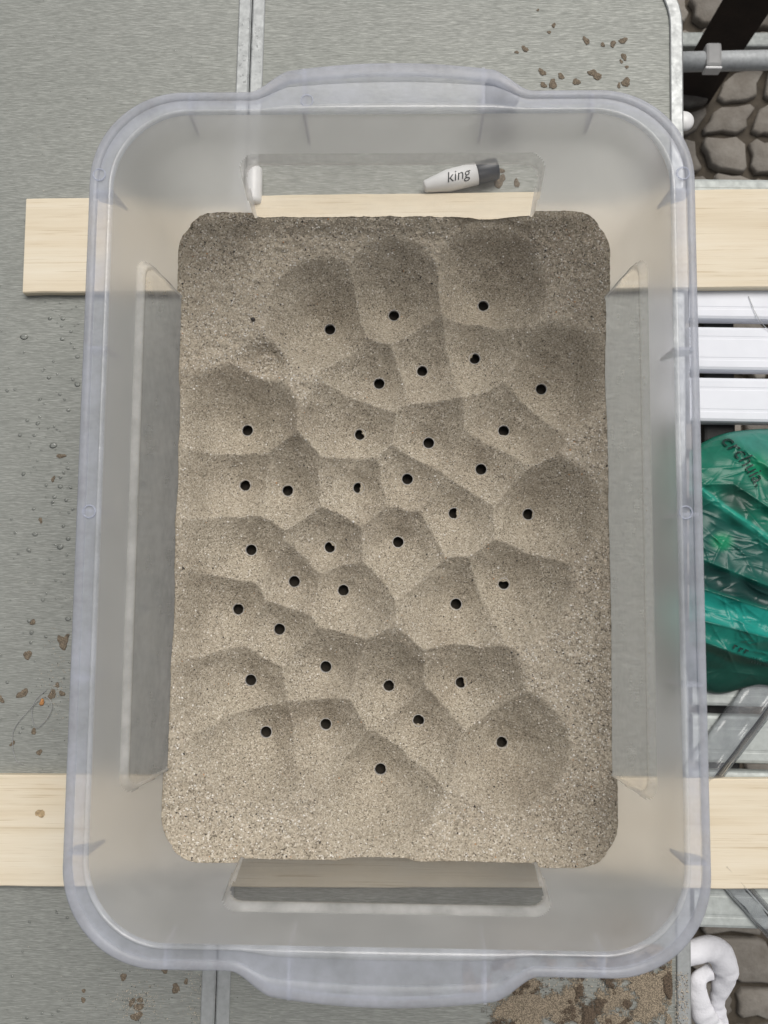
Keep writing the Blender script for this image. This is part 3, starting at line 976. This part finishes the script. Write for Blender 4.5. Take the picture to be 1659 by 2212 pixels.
def small_cap(name, u, v, u2, v2, R, L, mat, label, cat):
    p = at(u, v, R); d = at(u2, v2, R) - p
    root = empty(name); root.matrix_world = frame_along(p, d)
    lathe_x('body', [(-L / 2, R * .6), (-L / 2 + .0006, R * .92), (-L / 2 + .003, R), (L / 2 - .003, R * .97), (L / 2 - .0006, R * .9), (L / 2, R * .6)], mat, root)
    lathe_x('collar', [(L / 2 - .0001, R * .55), (L / 2 + .004, R * .5), (L / 2 + .0045, R * .3)], mat, root)
    tag(root, label, cat)
small_cap('pen_cap', 1078, 197, 1110, 215, .0075, .019, M['dark_plastic'], 'dark pen cap lying under the right end of the top handle', 'pen cap')
small_cap('bottle_cap', 548, 402, 549, 360, .0055, .024, M['white_plastic'], 'white plastic cap behind the left end of the top panel', 'cap')

# ------------------------------------------------------------------ green bag
def bag():
    nu, nv = 150, 300
    ridges = [((1517, 1060), (1587, 1112), (1659, 1161), (1800, 1250), .0045, 16), ((1519, 1209), (1592, 1239), (1659, 1265), (1800, 1318), .0050, 16),
              ((1523, 1274), (1592, 1296), (1659, 1317), (1800, 1360), .0045, 14), ((1524, 1343), (1592, 1360), (1659, 1378), (1800, 1415), .0035, 12),
              ((1526, 1388), (1592, 1413), (1659, 1433), (1800, 1470), .0035, 10), ((1550, 932), (1605, 970), (1659, 1009), (1800, 1110), .0025, 12),
              ((1585, 1046), (1622, 1070), (1659, 1095), (1800, 1190), .003, 12)]
    S, T = np.meshgrid(np.linspace(0, 1, nu), np.linspace(0, 1, nv), indexing='ij')
    U = 1489 + S * 330
    top = 925 + 48 * np.exp(-((U - 1489) / 55) ** 1.2)
    bot = 1487 + 12 * np.sin((U - 1500) / 34) * np.exp(-((U - 1550) / 90) ** 2) - 22 * np.exp(-((U - 1489) / 18) ** 2)
    Vv = top + (bot - top) * T
    env = np.clip(np.minimum(T, 1 - T) / .16, 0, 1); env = np.sqrt(env * (2 - env))
    left = sstep(0, .07, S)
    Z = .0012 + .021 * env * (.6 + .4 * left) * (1 - .45 * sstep(.80, .93, T))
    dist = []
    for r in ridges:
        pts = r[:4]
        vr = np.interp(U, [p[0] for p in pts], [p[1] for p in pts])
        d = (Vv - vr)
        dist.append(d)
        Z += env * r[4] * (.75 + .5 * vnoise(U, Vv, 1 / 40, 60 + int(r[0][1]) % 7)) * (np.exp(-np.abs(d) / r[5]) - .45 * np.exp(-((d - 2.0 * r[5]) / (r[5] * 1.3)) ** 2))
    Z += env * .0012 * vnoise(U, Vv, 1 / 30, 31)
    rr = np.random.default_rng(8)
    for _ in range(230):                             # small sharp creases in the film
        cu, cv = rr.uniform(1500, 1800), rr.uniform(930, 1480)
        an, ln, wd = rr.normal(.45, .75), rr.uniform(8, 40), rr.uniform(1.4, 3.4)
        du, dv = U - cu, Vv - cv
        al = du * math.cos(an) + dv * math.sin(an); ac = -du * math.sin(an) + dv * math.cos(an) + .004 * al * al * rr.uniform(-1, 1)
        Z += env * rr.uniform(.0003, .0011) * np.exp(-np.abs(ac) / wd) * np.exp(-(al / ln) ** 2)
    # film tones: several layers of green film over each other, dark contents under some
    C = np.zeros(U.shape + (3,))
    C[:] = (.010, .16, .12)
    def blend(mask, col):
        m = mask[..., None]
        C[:] = C * (1 - m) + np.array(col) * 1.35 * m
    d1, d2, d3, d4, d5, d0, d6 = dist
    blend(sstep(30, -25, d1) * .8, (.012, .18, .115))
    blend(sstep(8, -20, d0) * .9, (.05, .24, .20))
    blend(sstep(40, 0, np.hypot(U - 1640, (Vv - 1010) * .8)) * .8, (.012, .28, .13))
    blend(sstep(52, 12, np.hypot((U - 1592) - (Vv - 1075) * .4, (Vv - 1078) * 1.0)) * .85, (.012, .05, .035))
    blend(sstep(-12, -4, d1) * sstep(14, 4, d1) * .8, (.03, .36, .27))
    blend(sstep(20, 45, d1) * sstep(2, -12, d2) * .55, (.025, .085, .075))
    blend(sstep(34, 10, np.hypot(U - 1560, (Vv - 1170) * 1.2)) * .8, (.012, .26, .12))
    blend(sstep(0, 12, d2) * sstep(0, -10, d3) * .85, (.012, .045, .042))
    blend(sstep(0, 6, d3) * sstep(3, -6, d4) * .95, (.015, .30, .25))
    blend(sstep(0, 6, d4) * sstep(3, -6, d5) * .85, (.012, .20, .155))
    blend(sstep(-2, 6, d5) * .92, (.010, .062, .045))
    Vw = np.zeros(U.shape + (3,))
    P0 = np.array(at(0, 0, 0)); 
    for i in range(nu):
        for j in range(nv):
            Vw[i, j] = at(U[i, j], Vv[i, j], Z[i, j])
    idx = np.arange(nu * nv).reshape(nu, nv)
    F = np.stack([idx[:-1, :-1], idx[:-1, 1:], idx[1:, 1:], idx[1:, :-1]], -1).reshape(-1, 4)
    org = np.array([.26, .03, 0.0])
    o = np_mesh('plastic_bag', Vw.reshape(-1, 3) - org, F, M['bag'], None, True)
    o.location = org
    ca = o.data.color_attributes.new('tone', 'FLOAT_COLOR', 'POINT')
    ca.data.foreach_set('color', np.concatenate([C, np.ones(C.shape[:2] + (1,))], -1).astype(np.float32).ravel())
    md = o.modifiers.new('film', 'SOLIDIFY'); md.thickness = .0004
    tag(o, 'crumpled green plastic bag with black script lettering, among the white slats', 'plastic bag')
    def zat(u, v):
        i = int(np.clip((u - 1489) / 330 * (nu - 1), 0, nu - 1))
        t = (v - top[i, 0]) / (bot[i, 0] - top[i, 0])
        j = int(np.clip(t * (nv - 1), 0, nv - 1))
        i0, i1, j0, j1 = max(i - 2, 0), min(i + 3, nu), max(j - 2, 0), min(j + 3, nv)
        return Z[i0:i1, j0:j1].max()
    me = text_mesh('crchuia.', 46, .3)
    bm = bmesh.new(); bm.from_mesh(me); bpy.data.meshes.remove(me)
    bmesh.ops.triangulate(bm, faces=bm.faces)
    bmesh.ops.subdivide_edges(bm, edges=[e for e in bm.edges if e.calc_length() > 5], cuts=2)
    an = rad(50)
    for v in bm.verts:
        x, y = v.co.x * .92, v.co.y * .95
        u = 1554 + x * math.cos(an) + y * math.sin(an) + 6 * math.sin(x * .03)
        w = 951 + x * math.sin(an) - y * math.cos(an)
        p = at(u, w, zat(u, w) + .0008)
        v.co = p - Vector(org)
    bm_obj('lettering', bm, M['ink_green'], o)
    bm = bmesh.new()
    r = random.Random(4)
    def quad(pts):
        vs = [bm.verts.new(at(u, v, zat(u, v) + .0008) - Vector(org)) for u, v in pts]
        bm.faces.new(vs)
    for k in range(13):                              # printed bars by the hem
        u = 1624 + k * 3.1; v = 1410 + (u - 1592) * .27 
        w = r.choice((.7, 1.1, 1.6))
        quad([(u, v), (u - 4, v + 12), (u - 4 + w, v + 12.5), (u + w, v + .5)])
    for k, (u, v) in enumerate(((1586, 1392), (1598, 1398), (1610, 1402))):
        quad([(u, v), (u - 3, v + 9), (u, v + 10), (u + 3, v + 1)]); quad([(u + 3, v + 1), (u + 2, v + 4), (u + 7, v + 6), (u + 8, v + 3)])
    bm_obj('printed_marks', bm, M['ink_green'], o)
bag()

# ------------------------------------------------------------------ clear plastic strips on the slats
def strip(name, c0, c1, wpx, z0, label, holes=False):
    """a clear flattened trough lying across the slats"""
    a, b = Vector((c0[0], c0[1])), Vector((c1[0], c1[1]))
    d = (b - a).normalized(); s = Vector((-d.y, d.x))
    n, m = 24, 18
    V, F = [], []
    for i in range(n + 1):
        p = a.lerp(b, i / n)
        for k in range(m + 1):
            f = k / m * 2 - 1
            h = .0035 * (1 - abs(f) ** 6) + .0016 * math.exp(-((f + .55) / .12) ** 2) + .0004 * math.sin(i * .9 + k * .5)
            q = p + s * (f * wpx / 2)
            V.append(at(q.x, q.y, z0 + h))
    for i in range(n):
        for k in range(m):
            F.append((i * (m + 1) + k, (i + 1) * (m + 1) + k, (i + 1) * (m + 1) + k + 1, i * (m + 1) + k + 1))
    org = V[len(V) // 2].copy(); org.z = z0
    o = mesh_obj(name, [v - org for v in V], F, M['film'], None, True)
    o.location = org
    md = o.modifiers.new('t', 'SOLIDIFY'); md.thickness = .0006
    tag(o, label, 'plastic strip')
    return o
strip('plastic_strip', (1668, 1470), (1500, 1690), 84, .0006, 'clear bent plastic strip lying on the slats below the green bag')
strip('plastic_strip', (1560, 1880), (1720, 2060), 46, .0006, 'narrow clear plastic strip on the lowest slat below the plank')

# ------------------------------------------------------------------ white fleece loop hanging by the corner
def cloth():
    root = empty('fleece_strap', at(1540, 2100, -.10))
    inv = Matrix.Translation(-at(1540, 2100, -.10))
    def strand(pts, rs, fl):
        P = spline([at(u, v, z) for u, v, z in pts], 10)
        n = len(P)
        R = np.interp(np.linspace(0, 1, n), np.linspace(0, 1, len(rs)), rs)
        R = [float(x) for x in R]
        o = tube('fleece_strand', P, R, M['cloth'], root, 22, False, fl)
        o.data.transform(inv)
        for v in o.data.vertices:
            q = v.co
            k = float(vnoise(np.array(q.x + q.z), np.array(q.y), 60, 5)) * .0016 + float(vnoise(np.array(q.x), np.array(q.y + q.z), 170, 6)) * .0008
            v.co = q + v.normal * k
    strand([(1440, 2075, -.03), (1498, 2056, -.03), (1544, 2052, -.04), (1567, 2090, -.05), (1560, 2132, -.06), (1549, 2172, -.07), (1566, 2250, -.09)], [.007, .0072, .0080, .0080, .0062, .0042, .0056], .5)
    strand([(1535, 2098, -.052), (1512, 2112, -.05), (1506, 2140, -.052), (1512, 2168, -.055), (1522, 2195, -.06), (1545, 2225, -.07), (1575, 2265, -.08)], [.006, .0052, .0056, .0062, .0068, .0062, .006], .5)
    tag(root, 'white fleece strap looped beside the bottom right corner of the folding table', 'strap')
cloth()

# ------------------------------------------------------------------ loose filaments
def filament(pts, z, label, r=.00026):
    P = spline([at(u, v, z + dz) for u, v, dz in pts], 10)
    org = P[0].copy()
    o = tube('nylon_filament', [p - org for p in P], r, M['filament'], None, 8)
    o.location = org
    tag(o, label, 'filament')
filament([(102, 1488, .0005), (75, 1515, .001), (69, 1545, .001), (80, 1572, .0008), (104, 1548, .0018), (112, 1522, .0014), (97, 1505, .001), (70, 1525, .0018), (33, 1570, .001), (27, 1605, .0006), (34, 1640, .0006), (50, 1652, .0005)], 0, 'curled clear nylon filament on the table left of the bin')
filament([(1617, 640, .0005), (1634, 680, .001), (1652, 705, .001), (1690, 735, .001)], 0, 'thin clear nylon filament across the white slats')

# ------------------------------------------------------------------ drops, clumps and spilled sand on the table
def clump(u, v, rpx, label, group, flat=.06, mat='wet_sand', seed=0, name='sand_clump', cat='sand clump'):
    r = random.Random(seed * 13 + int(u))
    c = at(u, v, .0)
    rr = rpx * .000285
    bm = bmesh.new()
    bmesh.ops.create_icosphere(bm, subdivisions=3, radius=1)
    e = r.uniform(.75, 1.3)
    for w in bm.verts:
        d = w.co.copy()
        th_ = math.atan2(d.y, d.x)
        k = 1 + .20 * math.sin(2 * th_ + seed) + .13 * math.sin(3 * th_ + seed * 2.3) + .07 * math.sin(7 * th_ + seed * 1.7) + r.uniform(-.05, .05)
        w.co = Vector((d.x * rr * e * k, d.y * rr / e * k, max(d.z, -.1) * rr * flat * k))
    o = bm_obj(name, bm, M[mat], None, True)
    o.location = c + Vector((0, 0, rr * flat * .1 + .0002))
    o.rotation_euler = (0, 0, r.uniform(0, 6))
    tag(o, label, cat, group)
ST = 'flat grey brown stain seen through the right end of the top panel'
for i, (u, v, r_) in enumerate([(1079, 392, 13), (1116, 396, 8), (1084, 369, 6)]):
    clump(u, v, r_, ST, 'stains behind the top panel', .05, seed=i + 200, name='sand_stain', cat='stain')
TR = 'damp brown sand clump on the bare table above the top right of the bin'
for i, (u, v, r_) in enumerate([(1266, 88, 8), (1302, 97, 5), (1324, 95, 7), (1346, 88, 8), (1134, 106, 7), (1116, 113, 4), (1348, 123, 7), (1342, 133, 4), (1171, 156, 8),
                                (1194, 182, 10), (1212, 165, 7), (1245, 177, 8), (1280, 158, 9), (1289, 164, 10), (1352, 178, 10), (1337, 185, 5), (1174, 184, 7), (1354, 145, 4), (1186, 70, 4), (1196, 55, 5), (1162, 22, 3)]):
    clump(u, v, r_, TR, 'sand clumps top right', seed=i)
LF = 'damp brown sand clump on the table left of the bin'
for i, (u, v, r_) in enumerate([(135, 1388, 12), (143, 1380, 8), (60, 1415, 9), (49, 1498, 10), (113, 1500, 9), (2, 1510, 7), (85, 1625, 6), (73, 1580, 6), (27, 1606, 5), (132, 985, 7), (115, 1035, 5), (88, 1124, 5), (71, 1344, 6), (134, 1498, 6), (124, 1480, 5)]):
    clump(u, v, r_, LF, 'sand clumps left', seed=i + 40)
def speck():
    p = loc(549, 694, .034)
    z = float(sand_height(np.array([p.x]), np.array([p.y]))[0][0])
    bm = bmesh.new(); bmesh.ops.create_icosphere(bm, subdivisions=2, radius=.0013)
    r = random.Random(2)
    for v in bm.verts: v.co *= r.uniform(.75, 1.2)
    o = bm_obj('pebble', bm, M['grain_dark'], None, True)
    o.location = BOXM @ Vector((p.x, p.y, z + .0005))
    tag(o, 'small black pebble beside the rough pit in the upper left of the sand', 'pebble')
speck()
clump(91, 1517, 6, 'single orange pebble on the table beside the curled filament', None, .8, 'grain_orange', 77, 'pebble', 'pebble')
BT = 'damp brown sand clump on the table at the bottom left of the bin'
for i, (u, v, r_) in enumerate([(267, 2110, 7), (300, 2175, 9), (295, 2195, 10), (303, 2160, 6), (285, 2165, 7), (380, 2135, 9), (355, 2095, 7), (402, 2120, 5), (180, 2160, 5), (181, 2140, 4)]):
    clump(u, v, r_, BT, 'sand clumps bottom left', seed=i + 90)

def drops():
    r = np.random.default_rng(5)
    V, F = [], []
    def dome(c, rr, e, an):
        b = len(V); m = 10
        for ring, (f, h) in enumerate(((1, 0.0001), (.8, .30), (.45, .45))):
            for k in range(m):
                a = 2 * math.pi * k / m
                x, y = math.cos(a) * f * rr * e, math.sin(a) * f * rr / e
                V.append((c.x + x * math.cos(an) - y * math.sin(an), c.y + x * math.sin(an) + y * math.cos(an), h * rr + .0001))
        V.append((c.x, c.y, .5 * rr))
        for q in range(2):
            for k in range(m): F.append((b + q * m + k, b + q * m + (k + 1) % m, b + (q + 1) * m + (k + 1) % m, b + (q + 1) * m + k))
        for k in range(m): F.append((b + 2 * m + k, b + 2 * m + (k + 1) % m, b + 3 * m))
    for _ in range(170):
        u = 175 - abs(r.normal(0, 85)); v = r.uniform(650, 1420)
        if u < 0 or u > 172 - (v - 650) * .025: continue
        dome(at(u, v, 0), abs(r.normal(0, .0006)) + .00035, r.uniform(.8, 1.25), r.uniform(0, 3))
    for _ in range(40):
        dome(at(r.uniform(0, 480), r.uniform(60, 640), 0), r.uniform(.0002, .0006), 1, 0)
    for _ in range(45):
        dome(at(r.uniform(0, 160), r.uniform(1420, 2200), 0), r.uniform(.0003, .0011), 1, 0)
    for _ in range(70):                              # beads of water on the seam profiles
        u = r.uniform(519, 568) - 4; v = r.uniform(40, 195)
        p = at(u, v, 0); dome(p + Vector((0, 0, 0)), r.uniform(.0003, .0006), 1, 0)
        for k in range(-31, 0): V[k] = (V[k][0], V[k][1], V[k][2] + .0016)
    o = mesh_obj('water_drops', V, F, M['water'], None, True)
    tag(o, 'tiny clear water drops scattered over the aluminium table', 'water drops', kind='stuff')
drops()

def specks():
    """single sand grains and grit on the bare table and on the bin's ledges"""
    r = np.random.default_rng(17)
    P, R = [], []
    def add(u, v, z, rr): P.append(tuple(at(u, v, z))); R.append(rr)
    for _ in range(900): add(r.uniform(1090, 1452), r.uniform(2105, 2225), .0004, r.uniform(.0002, .0005))
    for _ in range(260): add(r.normal(440, 22), r.uniform(2098, 2225), .0003, r.uniform(.0002, .0004))
    for _ in range(420): add(r.uniform(1458, 1488), r.uniform(2100, 2225), .0019, r.uniform(.0002, .0004))
    for _ in range(300): add(r.normal(296, 26), r.normal(2165, 22), .0003, r.uniform(.0002, .0004))
    for _ in range(200): add(r.uniform(120, 600), r.uniform(2090, 2220), .0003, r.uniform(.00015, .0003))
    for _ in range(160): add(r.normal(128, 22), r.normal(1480, 50), .0003, r.uniform(.0002, .0004))
    for _ in range(230): add(r.uniform(0, 500), r.uniform(0, 2200), .0003, r.uniform(.00015, .0003))
    P = np.array(P); R = np.array(R); n = len(P)
    base = np.array([[1, 0, 0], [-1, 0, 0], [0, 1, 0], [0, -1, 0], [0, 0, 1], [0, 0, -1]], float)
    tri = np.array([[0, 2, 4], [2, 1, 4], [1, 3, 4], [3, 0, 4], [2, 0, 5], [1, 2, 5], [3, 1, 5], [0, 3, 5]])
    B = base[None] * r.uniform(.6, 1.2, (n, 6, 1)) + r.uniform(-.3, .3, (n, 6, 3))
    V = P[:, None] + B * R[:, None, None]
    F = tri[None] + (np.arange(n) * 6)[:, None, None]
    dark = r.uniform(0, 1, n) < .22
    for nm, m, mat, lab in (('sand_grit', ~dark, 'grain_tan', 'tan sand grains scattered over the bare table top'), ('dark_grit', dark, 'grain_dark', 'dark grit specks scattered over the bare table top')):
        k = np.where(m)[0]
        o = np_mesh(nm, V[k].reshape(-1, 3), (tri[None] + (np.arange(len(k)) * 6)[:, None, None]).reshape(-1, 3), M[mat], None, False)
        tag(o, lab, 'grit', kind='stuff')
    # grains caught on the ledges over the clear side panels
    P, R = [], []
    for sg in (-1, 1):
        for _ in range(210):
            y = r.uniform(-.125, .125); x = sg * (half(WIN_TOP)[0] - r.uniform(.0005, .0024))
            P.append((x, y, WIN_TOP + .0008 - .0002)); R.append(r.uniform(.00012, .0003))
    P = np.array(P); R = np.array(R); n = len(P)
    B = base[None] * r.uniform(.6, 1.2, (n, 6, 1)) + r.uniform(-.3, .3, (n, 6, 3))
    V = (P[:, None] + B * R[:, None, None]).reshape(-1, 3)
    F = (tri[None] + (np.arange(n) * 6)[:, None, None]).reshape(-1, 3)
    o = np_mesh('ledge_grains', V, F, M['grain_tan'], None, False)
    o.location = (BX, BY, 0); o.rotation_euler = (0, 0, TH)
    tag(o, 'sand grains caught along the ledges of the bin side panels', 'grit', kind='stuff')
specks()

def spill(name, mat, u0, u1, v0, v1, thr, seed, zmax, label, dens, cx=None):
    n, m = 150, 110
    U, Vv = np.meshgrid(np.linspace(u0, u1, n), np.linspace(v0, v1, m), indexing='ij')
    f = vnoise(U, Vv, 1 / 46, seed) * .6 + vnoise(U, Vv, 1 / 20, seed + 1) * .35 + vnoise(U, Vv, 1 / 8, seed + 2) * .22
    edge = np.minimum(np.minimum((U - u0) / 60, (u1 - U) / 6), (Vv - v0) / 20)
    f = f + dens(U, Vv) + np.minimum(edge - .6, 0) * .5
    h = np.clip(f - thr, 0, .5)
    Z = .0003 + zmax * np.sqrt(np.clip(h, 0, .3) / .3) + .0002 * vnoise(U, Vv, 1 / 1.8, seed + 5) * (h > 0)
    P = np.array([at(a, b, max(c, .0003)) for a, b, c in zip(U.ravel(), Vv.ravel(), Z.ravel())])
    idx = np.arange(n * m).reshape(n, m)
    F = np.stack([idx[:-1, :-1], idx[:-1, 1:], idx[1:, 1:], idx[1:, :-1]], -1).reshape(-1, 4)
    on = (h > 0).ravel()
    F = F[on[F].all(1)]
    used, inv = np.unique(F, return_inverse=True)
    o = np_mesh(name, P[used], inv.reshape(F.shape), M[mat], None, True)
    a_ = o.data.attributes.new('dens', 'FLOAT', 'POINT'); a_.data.foreach_set('value', (.04 + .98 * sstep(0, .42, h)).ravel()[used].astype(np.float32))
    tag(o, label, 'spilled sand', kind='stuff')
spill('spilled_sand', 'dry_spill', 1000, 1452, 2040, 2235, -.12, 41, .0009, 'thin layer of dry sand spilled on the table below the bin', lambda U, V: .10 + .0006 * (U - 1200))
spill('wet_sand_patch', 'wet_spill', 1040, 1453, 2050, 2235, .0, 61, .0016, 'dark wet sand patches on the table below the bottom handle', lambda U, V: -.02 + .0007 * (U - 1240))

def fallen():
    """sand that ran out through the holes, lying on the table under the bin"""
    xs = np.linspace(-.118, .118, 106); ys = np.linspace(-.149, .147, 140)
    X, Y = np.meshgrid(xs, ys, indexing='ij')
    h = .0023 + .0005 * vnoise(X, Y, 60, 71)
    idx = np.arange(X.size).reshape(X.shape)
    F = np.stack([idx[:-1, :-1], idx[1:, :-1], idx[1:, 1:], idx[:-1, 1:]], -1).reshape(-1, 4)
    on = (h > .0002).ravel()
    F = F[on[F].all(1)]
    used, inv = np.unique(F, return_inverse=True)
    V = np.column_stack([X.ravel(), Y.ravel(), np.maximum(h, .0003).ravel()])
    o = np_mesh('fallen_sand', V[used], inv.reshape(F.shape), M['hole_shade'], None, True)
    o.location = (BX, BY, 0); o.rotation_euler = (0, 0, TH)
    tag(o, 'sand lying on the table under the drill holes of the bin, darkened for their shade', 'spilled sand', kind='stuff')
fallen()
